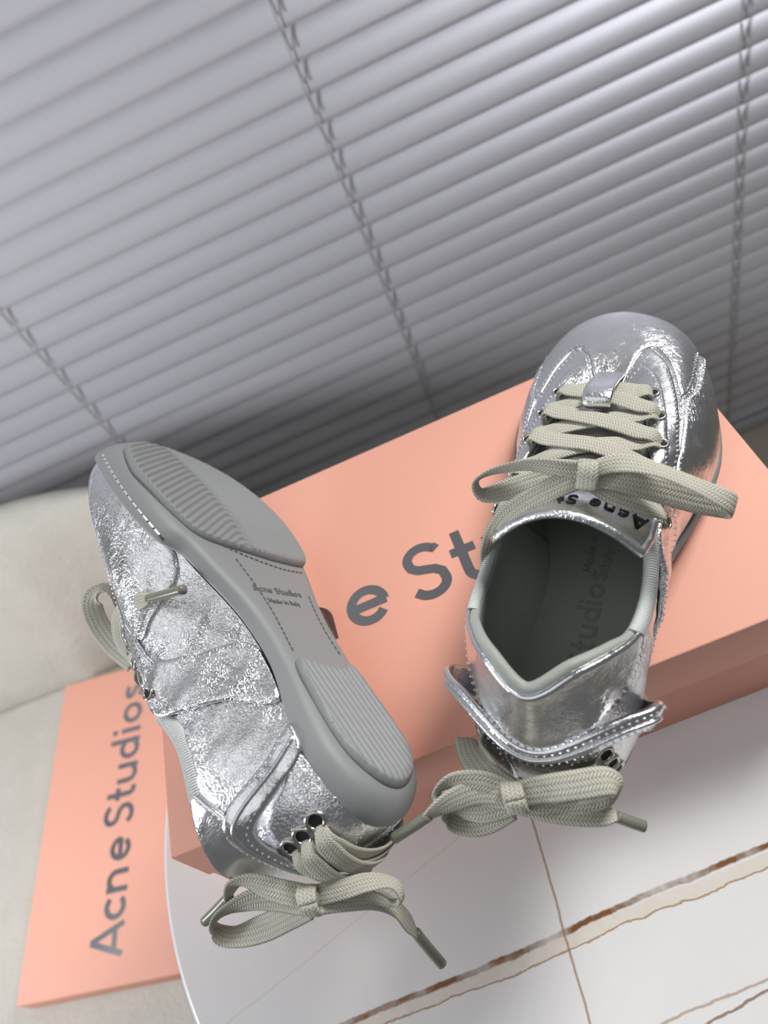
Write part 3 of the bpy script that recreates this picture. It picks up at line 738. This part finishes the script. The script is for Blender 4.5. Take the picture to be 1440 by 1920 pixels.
# venetian blind
def slat_mat():
    m, nt, b = mat('pearl_grey_aluminium_slat'); setp(b, Base_Color=lin(242, 242, 250), Metallic=0.48, Roughness=0.42)
    co = texco(nt); n = noise(nt, co, 900, 2)
    L(nt, bump(nt, n.outputs['Fac'], .12, .0004), b.inputs['Normal'])
    return m
SLM = slat_mat()
blind = empty('venetian_blind', (0.1, YW, 0), 'pearl-grey aluminium venetian blind with closed slats behind the table', 'blind')
PITCH = .0383*YW
zref = BT+.34+(.136-.34)*YW                  # lower edge of one slat read off the photograph
SLW = .040; tilt = math.radians(74)
sec = []
for i in range(9):
    t = i/8*2-1
    sec.append((t*SLW/2, .0038*(1-t*t)))     # along the slat width, crown
def slat_mesh():
    V = []; F = []; x0, x1 = -1.5, 1.35; nx = 2
    # width direction: from the upper back edge down to the lower front edge
    wd = np.array([-math.cos(tilt), -math.sin(tilt)]); nn = np.array([-math.sin(tilt), math.cos(tilt)])
    for side in (0, 1):
        for a, c in sec:
            q = wd*a+nn*(c-side*.0004)
            for x in (x0, x1): V.append((x, q[0], q[1]))
    n = len(sec)
    for side in (0, 1):
        for i in range(n-1):
            b0 = side*2*n; f = (b0+2*i, b0+2*i+1, b0+2*i+3, b0+2*i+2); F.append(f if side == 0 else f[::-1])
    F.append((0, 1, 2*n+1, 2*n)); F.append((2*n-2, 2*n-1, 4*n-1, 4*n-2))
    F.append(tuple([2*i for i in range(n)]+[2*n+2*i for i in range(n-1, -1, -1)])); F.append(tuple([2*i+1 for i in range(n)]+[2*n+2*i+1 for i in range(n-1, -1, -1)]))
    return V, F
V, F = slat_mesh()
me_o = mesh_obj('slat', V, F, SLM, blind, True)
zlow = -math.sin(tilt)*SLW/2                  # lower edge below the slat centre
zb_rail = BT+.34-1.3715*YW
zz_ = []
j = 12
while zref+j*PITCH-zlow > zb_rail+.03: zz_.append(zref+j*PITCH-zlow); j -= 1
for i, z in enumerate(zz_):
    o = me_o if i == 0 else me_o.copy()
    if i: COL.objects.link(o); o.parent = blind
    o.location = (0, random.uniform(-.0004, .0004), z); o.rotation_euler = (random.uniform(-.012, .012), 0, 0)
br = MB(); br.box((-1.5, -.016, zb_rail-.012), (1.35, .012, zb_rail+.012)); bevel(br.build('bottom_rail', plain('rail_paint', lin(205, 206, 212), .35, .3), blind), .004)
cordm = plain('cream_cord', lin(196, 194, 188), .8, 0, .3, 900, .0005)
cordd = plain('grey_ladder_tape', lin(150, 148, 142), .8)
for xc in (-.387, .0285, .5015, -.86, .95):
    ztop = zz_[0]; P = []
    lo_y = -math.cos(tilt)*SLW/2-.0022
    z = ztop
    V, F = tube_mesh([(xc-.1, lo_y-.002, ztop), (xc-.1, lo_y-.002, zb_rail)], .0006, 6); mesh_obj('lift_cord', V, F, cordm, blind)
    mbc = MB()
    for zc in zz_:
        zz0 = zc+zlow
        mbc.add(*tube_mesh([(xc-.1+.0030, -.0112, zz0+PITCH*.42), (xc-.1+.0024, -.0098, zz0+PITCH*.70), (xc-.1+.0018, -.0085, zz0+PITCH*1.0)], .0008, 6))
    mbc.build('ladder_cord', cordd, blind, True)

# ------------------------------------------------------------------ round side table
def table_mat():
    m, nt, b = mat('white_stone_with_gold_veins'); setp(b, Roughness=0.30, Specular_IOR_Level=0.45)
    co = texco(nt); sp = N(nt, 'ShaderNodeSeparateXYZ'); L(nt, co, sp.inputs[0]); X, Y = sp.outputs[0], sp.outputs[1]
    n_lo = noise(nt, co, 22, 4, .6).outputs['Fac']; n_hi = noise(nt, co, 160, 4, .7).outputs['Fac']; n_m = noise(nt, co, 60, 3, .6).outputs['Fac']
    wob = math_n(nt, 'ADD', math_n(nt, 'MULTIPLY', math_n(nt, 'SUBTRACT', n_lo, .5), .006), math_n(nt, 'MULTIPLY', math_n(nt, 'SUBTRACT', n_hi, .5), .0016))
    def line(ax, ay, bx, by, w, soft, wobs=1.0, band=None):
        dx, dy = bx-ax, by-ay; l = math.hypot(dx, dy); nx, ny = -dy/l, dx/l
        d = math_n(nt, 'ADD', math_n(nt, 'MULTIPLY', math_n(nt, 'SUBTRACT', X, ax), nx), math_n(nt, 'MULTIPLY', math_n(nt, 'SUBTRACT', Y, ay), ny))
        d = math_n(nt, 'ADD', d, math_n(nt, 'MULTIPLY', wob, wobs))
        a = math_n(nt, 'ABSOLUTE', d)
        f = math_n(nt, 'DIVIDE', math_n(nt, 'SUBTRACT', w+soft, a), soft); f = math_n(nt, 'MINIMUM', math_n(nt, 'MAXIMUM', f, 0.0), 1.0)
        if band:
            s_ = math_n(nt, 'ADD', math_n(nt, 'MULTIPLY', math_n(nt, 'SUBTRACT', X, ax), dx/l), math_n(nt, 'MULTIPLY', math_n(nt, 'SUBTRACT', Y, ay), dy/l))
            f = math_n(nt, 'MULTIPLY', f, math_n(nt, 'MULTIPLY', math_n(nt, 'GREATER_THAN', s_, band[0]), math_n(nt, 'LESS_THAN', s_, band[1])))
        return f
    base = mixc(nt, n_lo, lin(224, 224, 224), lin(232, 232, 232))
    gold, pale, brown = lin(158, 118, 72), lin(214, 196, 168), lin(124, 84, 46)
    c = base
    # wide double vein along the box (upper brown stripe, pale veil, lower edge line)
    veil = math_n(nt, 'MULTIPLY', line(-.134, .0640, .073, .0700, .0024, .0008), math_n(nt, 'MINIMUM', math_n(nt, 'MULTIPLY', n_hi, 1.5), 1.0))
    c = mixc(nt, math_n(nt, 'MULTIPLY', veil, .55), c, pale)
    c = mixc(nt, math_n(nt, 'MULTIPLY', line(-.134, .0675, .073, .0755, .0009, .0009), math_n(nt, 'MINIMUM', math_n(nt, 'MULTIPLY_ADD', n_m, 2.2, -.25), 1.0)), c, brown)
    c = mixc(nt, math_n(nt, 'MULTIPLY', line(-.134, .0610, .073, .0665, .0002, .0005, 1.3), .8), c, gold)
    c = mixc(nt, math_n(nt, 'MULTIPLY', line(-.027, .124, -.0322, .07, .0003, .0006, .5, (-.3, .2)), .75), c, gold)
    c = mixc(nt, math_n(nt, 'MULTIPLY', line(-.0636, .1315, -.197, .0895, .0001, .0005, .7), .5), c, pale)
    c = mixc(nt, math_n(nt, 'MULTIPLY', line(-.006, .0251, .0445, .0275, .0003, .0005), .6), c, gold)
    c = mixc(nt, math_n(nt, 'MULTIPLY', line(.011, .0195, .0423, .0238, .0003, .0005, 1.2), .8), c, brown)
    L(nt, c, b.inputs['Base Color'])
    return m
def lathe(prof, seg=96):
    V = []; F = []
    for (r, z) in prof:
        for k in range(seg): a = 2*math.pi*k/seg; V.append((r*math.cos(a), r*math.sin(a), z))
    for i in range(len(prof)-1):
        for k in range(seg): l = (k+1) % seg; F.append((i*seg+k, i*seg+l, (i+1)*seg+l, (i+1)*seg+k))
    F.append(tuple(range(seg-1, -1, -1))); F.append(tuple((len(prof)-1)*seg+k for k in range(seg)))
    return V, F
TZ = BT-.085
TC = (-.0145, .165)
tb = empty('round_table', (0, 0, 0), 'round white stone table top with gold-brown veins under the pink box', 'table')
R0 = .2277
V, F = lathe([(R0-.006, TZ-.018), (R0-.002, TZ-.0165), (R0, TZ-.013), (R0, TZ-.003), (R0-.001, TZ-.0008), (R0-.003, TZ)], 160)
V = [(x+TC[0], y+TC[1], z) for x, y, z in V]
tt_o = mesh_obj('table_top', V, F, table_mat(), tb, True)
for p in tt_o.data.polygons:
    if len(p.vertices) > 4: p.use_smooth = False
blk = plain('black_table_steel', (.02, .02, .022, 1), .4, .6)
V, F = lathe([(.03, TZ-.0175), (.03, .03), (.032, .025)], 40); mesh_obj('column', [(x+TC[0], y+TC[1], z) for x, y, z in V], F, blk, tb)
V, F = lathe([(.19, .0), (.19, .010), (.185, .014), (.04, .03)], 80); mesh_obj('foot_plate', [(x+TC[0], y+TC[1], z) for x, y, z in V], F, blk, tb)

# ------------------------------------------------------------------ shoe boxes
BW, BD, BH = .3408, .1975, .0848
LET = [.0247, .0585, .084, .1147, None, .1515, .178, .1965, .224, .2555, .267, .298]
def shoe_box(name, loc, rz, label, text_y, BH=BH, lh=.038):
    r = empty(name, loc, label, 'box', None, rz)
    b = MB(); b.box((.0013, .0013, 0), (BW-.0013, BD-.0013, BH-.003)); bevel(b.build('base', M['pink_base'], r), .0008, 2)
    m = MB()
    # lid: a top sheet with four walls of board thickness
    m.box((0, 0, BH-lh), (BW, BD, BH))
    lid = bevel(m.build('lid', M['pink'], r), .0011, 3)
    cap = .0363
    def on_lid(u, w, wd): return np.c_[u*cap, text_y+w*cap, np.full(len(u), BH+.0001)], np.tile([0, 0, 1.0], (len(u), 1))
    V, F = lettering_3d('Acne Studios', on_lid, .00012, starts=[None if x is None else x/cap for x in LET], weight=.152)
    mesh_obj('foil_lettering', V, F, M['foil'], lid, False)['label'] = 'dark grey foil brand name'
    return r
shoe_box('shoe_box', (-.1896, .1426, TZ), 0, 'pink shoe box with foil name on the white table, carrying both sneakers', .0778)
u2 = math.atan2(.3359, .0482)
BH2 = .028
SEAT = BT-.387-BH2
o_ = np.array([-.5787, .2241]); w2 = np.array([math.sin(u2), -math.cos(u2)])
oo = o_+w2*BD
# local x runs away from the camera, local y to the left
shoe_box('shoe_box', (oo[0], oo[1], SEAT), u2, 'low pink shoe box lying by itself on the cream armchair seat', BD-.1133, BH2, .0255)

# ------------------------------------------------------------------ armchair
def boucle(name, c1, c2):
    m, nt, b = mat(name); setp(b, Roughness=.95, Specular_IOR_Level=.15)
    co = texco(nt); n = noise(nt, co, 240, 5, .7); n2 = noise(nt, co, 28, 3)
    f = math_n(nt, 'ADD', math_n(nt, 'MULTIPLY', n.outputs['Fac'], .6), math_n(nt, 'MULTIPLY', n2.outputs['Fac'], .4))
    L(nt, mixc(nt, f, c1, c2), b.inputs['Base Color'])
    L(nt, bump(nt, f, .8, .004), b.inputs['Normal'])
    return m
BOU = boucle('cream_boucle', lin(196, 192, 180), lin(232, 229, 219)); BOU2 = boucle('pale_plush', lin(190, 186, 175), lin(228, 225, 217))
ch = empty('armchair', (-.68, .35, 0), 'cream upholstered tub armchair with rounded back beside the table', 'armchair')
rim_w = [(-.150, .34), (-.155, .45), (-.175, .543), (-.208, .584), (-.243, .615), (-.300, .652), (-.359, .685), (-.444, .717), (-.52, .728)]
rim_w = rim_w[:-1]+[(-.53, .732), (-.68, .738)]; rim_w = rim_w+[(-1.36-x, y) for x, y in rim_w[-2::-1]]
C = resample(catmull(np.array([(x, y, 0) for x, y in rim_w]), 10), .014)
T = np.gradient(C, axis=0); T /= np.linalg.norm(T, axis=1)[:, None]; inn = np.stack([-T[:, 1], T[:, 0], 0*T[:, 0]], 1)   # towards the seat
zt = BT-.20; zseat = SEAT
prof = [(.02, .06), (.0, .10), (-.004, zt-.10), (.0, zt-.035), (.012, zt-.012), (.030, zt-.001), (.046, zt-.004), (.062, zt-.018), (.074, zt-.040), (.090, zt-.08), (.118, zt-.15), (.146, zseat-.004), (.146, zseat-.05), (.06, .08)]
V = []; F = []; n = len(prof)
for i in range(len(C)):
    tx = min(max((-.33-C[i][0])/.17, 0), 1); ff = .40+.60*tx*tx*(3-2*tx)        # the arm beside the table is slimmer than the back
    for (d, z) in prof: V.append(C[i]+inn[i]*(d if d < .03 else .03+(d-.03)*ff)+np.array([0, 0, z]))
for i in range(len(C)-1):
    for j in range(n): l = (j+1) % n; F.append((i*n+j, (i+1)*n+j, (i+1)*n+l, i*n+l))
F.append(tuple(range(n))); F.append(tuple((len(C)-1)*n+j for j in range(n-1, -1, -1)))
V = [np.array(v)-np.array([-.68, .35, 0]) for v in V]
o = mesh_obj('backrest', V, F, BOU, ch, True, flip=True)
# seat cushion
pl = [(-.235, .05), (-.238, .42), (-.262, .505), (-.335, .558), (-.45, .580), (-.56, .586), (-.68, .588), (-.80, .586), (-.90, .572), (-.99, .535), (-1.05, .48), (-1.068, .40), (-1.07, .05), (-1.04, .0), (-.97, -.02), (-.68, -.03), (-.36, -.02), (-.28, .0)]
q = resample(catmull(np.array([(x, y) for x, y in pl]), 6, True), .015, True); ctr = q.mean(0)
V = []; F = []
sp_ = [(1.0, zseat-.16), (1.003, zseat-.06), (1.0, zseat-.012), (.993, zseat-.003), (.98, zseat-.0005), (.96, zseat)]
for sc_, z in sp_:
    for p in q: r_ = ctr+(p-ctr)*sc_; V.append((r_[0]+.68, r_[1]-.35, z))
nq = len(q)
for i in range(len(sp_)-1):
    for k in range(nq): l = (k+1) % nq; F.append((i*nq+k, i*nq+l, (i+1)*nq+l, (i+1)*nq+k))
F.append(tuple((len(sp_)-1)*nq+k for k in range(nq))); F.append(tuple(range(nq-1, -1, -1)))
mesh_obj('seat_cushion', V, F, BOU2, ch, True)
ll = plain('dark_wood_leg', lin(84, 62, 44), .45, 0, .2, 300, .0005)
for sx in (-.36, .36):
    for sy in (-.28, .2):
        V, F = tube_mesh([(sx, sy, zseat-.158), (sx*1.06, sy*1.06, 0.0)], [.024, .016], 16); mesh_obj('leg', V, F, ll, ch)
# frame under the cushion, carrying cushion and back
fb = MB(); fb.box((-.385, -.34, zseat-.20), (.385, .23, zseat-.155)); bevel(fb.build('seat_frame', BOU, ch), .012)

# ------------------------------------------------------------------ shoes
th_ = math.radians(34)
mw = Matrix(((math.cos(th_), math.sin(th_), 0, -.0147), (-math.sin(th_), math.cos(th_), 0, .1003), (0, 0, 1, BT+.0034), (0, 0, 0, 1)))
right = Shoe('sneaker', 1, mw, 'silver leather lace-up sneaker standing upright on the pink box, opening in view', False)
A_ = [[-0.21953345879504127, -0.271244461312439, -0.9371400656661792], [-0.19873568392954305, 0.9528656515631028, -0.22924043710541192], [0.9551487781505783, 0.13591722583450688, -0.2630918457856666]]
A_ = np.array(A_); rr = math.radians(-10.0)
A_ = A_@np.array([[math.cos(rr), 0, math.sin(rr)], [0, 1, 0], [-math.sin(rr), 0, math.cos(rr)]])
KS = .965                                  # this one is modelled a shade smaller than its mate
pos = (-.0631*KS, .1093*KS, .34+KS*(.0315-.34))
mw2 = Matrix([[KS*A_[i][0], KS*A_[i][1], KS*A_[i][2], pos[i]+(BT if i == 2 else 0)] for i in range(3)]+[[0, 0, 0, 1]])
left = Shoe('sneaker', -1, mw2, 'silver leather sneaker tipped on its side, grey ribbed rubber sole showing', True)
for sh_ in (right, left): sh_.heel_lacing()

def vec(a, b): return np.array(b, float)-np.array(a, float)
# ---- bow on the tongue of the upright sneaker
s = right
b1 = s.img_ribbon('bow_loop', [(1098, 886, .092, 10), (1050, 880, .096, 35), (990, 872, .098, 60), (925, 884, .097, 75), (892, 903, .094, 80), (905, 928, .089, 50), (960, 915, .088, 15), (1030, 893, .089, 5), (1096, 888, .090, 0)], parent=s.fl)
s.img_ribbon('bow_loop', [(1102, 884, .094, 10, .8), (1160, 868, .097, 35), (1230, 880, .096, 55), (1310, 912, .091, 50), (1362, 938, .085, 25), (1376, 950, .079, 5), (1362, 948, .074, 0, 1.1), (1310, 938, .078, 0, 1.15), (1240, 920, .085, 0, 1.1), (1170, 903, .091, 0), (1108, 893, .0925, 0, .8)], fold=True, parent=s.fl)
s.img_ribbon('bow_tail', [(1092, 893, .091, 0), (1040, 915, .091, 5), (980, 946, .088, 10), (940, 980, .080, 20), (918, 1020, .068, 45), (912, 1052, .056, 65)], parent=s.fl)
s.img_ribbon('bow_tail', [(1108, 896, .089, 0), (1150, 925, .087, 15), (1200, 945, .082, 35), (1246, 965, .072, 55, .7)], parent=s.fl)
s.knot(at(1101, 890, .0945), vec(at(1040, 880, .092), at(1160, 890, .092)), (0, .4, 1), s.fl)
# ---- bow at the heel of the upright sneaker
h = .047
s.img_ribbon('bow_loop', [(962, 1490, h, 0), (905, 1468, h+.006, 20), (855, 1466, h+.007, 40), (824, 1482, h+.004, 75), (822, 1500, h, 80), (850, 1490, h-.003, 30), (905, 1490, h-.002, 10), (960, 1496, h, 0)], parent=s.hl)
s.img_ribbon('bow_loop', [(962, 1505, h-.002, 0), (905, 1522, h-.004, 20), (855, 1520, h-.006, 55), (838, 1530, h-.010, 80), (862, 1546, h-.013, 35), (910, 1542, h-.011, 10), (958, 1515, h-.006, 0)], parent=s.hl)
s.img_ribbon('bow_loop', [(972, 1488, h+.002, 0), (1020, 1480, h+.005, 0, 1.1), (1080, 1472, h+.006, 0, 1.15), (1140, 1464, h+.004, 20, 1.15), (1158, 1480, h-.002, 85), (1120, 1500, h-.006, 25), (1050, 1508, h-.005, 10), (975, 1500, h-.002, 0)], parent=s.hl)
t_ = s.img_ribbon('bow_tail', [(960, 1488, h+.002, 0), (900, 1484, h+.004, 10), (855, 1498, h+.004, 25), (822, 1516, h+.003, 40, .8), (800, 1532, h+.001, 60, .55)], parent=s.hl)
s.img_tube('aglet', [(804, 1529, h+.0015), (770, 1552, h-.002), (739, 1572, h-.006)], .0022, 'aglet', s.hl)
s.img_ribbon('bow_tail', [(975, 1504, h-.003, 0), (1040, 1520, h-.006, 10), (1100, 1526, h-.008, 15), (1140, 1528, h-.010, 30, .9), (1160, 1533, h-.011, 60, .5)], parent=s.hl)
s.img_tube('aglet', [(1156, 1531, h-.0105), (1182, 1541, h-.013), (1208, 1550, h-.016)], .0022, 'aglet', s.hl)
s.img_ribbon('lace_strand', [(872, 1385, .040, 30), (885, 1420, .044, 15, 1.1), (915, 1455, .047, 5, 1.1), (958, 1486, .048, 0)], parent=s.hl)
s.img_ribbon('lace_strand', [(1136, 1440, .040, 20, .8), (1090, 1470, .044, 10), (1030, 1488, .046, 0), (972, 1494, .047, 0)], parent=s.hl)
s.knot(at(966, 1496, h+.003), vec(at(910, 1490, h), at(1020, 1490, h)), (0, -.5, 1), s.hl)
# ---- bow at the heel of the tipped sneaker
s = left
h = .038
s.img_ribbon('bow_loop', [(575, 1690, h, 0), (520, 1684, h-.002, 20), (470, 1690, h-.004, 40), (420, 1712, h-.008, 70), (400, 1738, h-.013, 80), (430, 1756, h-.016, 40), (490, 1742, h-.013, 10), (540, 1718, h-.006, 0), (578, 1698, h, 0)], width=.0105, parent=s.hl)
s.img_ribbon('bow_tail', [(572, 1682, h, 0), (520, 1670, h+.002, 15), (475, 1656, h+.002, 40), (440, 1658, h, 60, .9), (428, 1684, h-.006, 70, .6)], parent=s.hl)
s.img_tube('aglet', [(430, 1680, h-.005), (408, 1704, h-.010), (384, 1728, h-.015)], .0022, 'aglet', s.hl)
s.img_ribbon('bow_loop', [(590, 1680, h, 0), (640, 1668, h+.002, 10), (690, 1654, h+.002, 30), (735, 1655, h, 60), (752, 1678, h-.004, 85), (735, 1692, h-.008, 70), (690, 1684, h-.006, 40), (640, 1688, h-.003, 10), (592, 1692, h, 0)], width=.0080, parent=s.hl)
s.img_ribbon('bow_tail', [(592, 1694, h-.001, 0), (640, 1688, h-.003, 10), (700, 1686, h-.010, 25), (740, 1702, h-.018, 45), (765, 1730, h-.028, 40, .9), (782, 1752, h-.036, 60, .5)], width=.0085, parent=s.hl)
s.img_tube('aglet', [(779, 1748, h-.035), (805, 1780, h-.044), (829, 1808, h-.052)], .0022, 'aglet', s.hl)
s.knot(at(583, 1688, h+.001), vec(at(530, 1690, h), at(640, 1685, h)), (0, -.5, 1), s.hl)
# ---- bow on the tongue of the tipped sneaker
h = .055
s.img_ribbon('bow_loop', [(250, 1240, h-.012, 20), (215, 1212, h-.012, 20), (185, 1172, h-.008, 15), (172, 1132, h-.002, 20), (186, 1108, h+.002, 60), (208, 1112, h+.002, 80), (224, 1140, h-.004, 70), (238, 1190, h-.010, 60), (252, 1236, h-.012, 60)], width=.0115, parent=s.fl)
s.img_ribbon('bow_tail', [(252, 1240, h-.010, 60), (228, 1205, h-.004, 50), (222, 1165, h+.006, 40), (240, 1138, h+.020, 20), (268, 1126, h+.032, 20, .8), (282, 1122, h+.038, 30, .5)], parent=s.fl)
s.img_tube('aglet', [(279, 1123, h+.037), (312, 1114, h+.042), (344, 1105, h+.046)], .0022, 'aglet', s.fl)
s.img_ribbon('lace_strand', [(226, 1120, h+.006, 10), (242, 1096, h+.018, 5), (264, 1085, h+.027, 20, .6)], parent=s.fl)
s.img_ribbon('lace_strand', [(246, 1244, h-.008, 20), (258, 1234, h+.004, 10), (276, 1228, h+.012, 30, .6)], parent=s.fl)
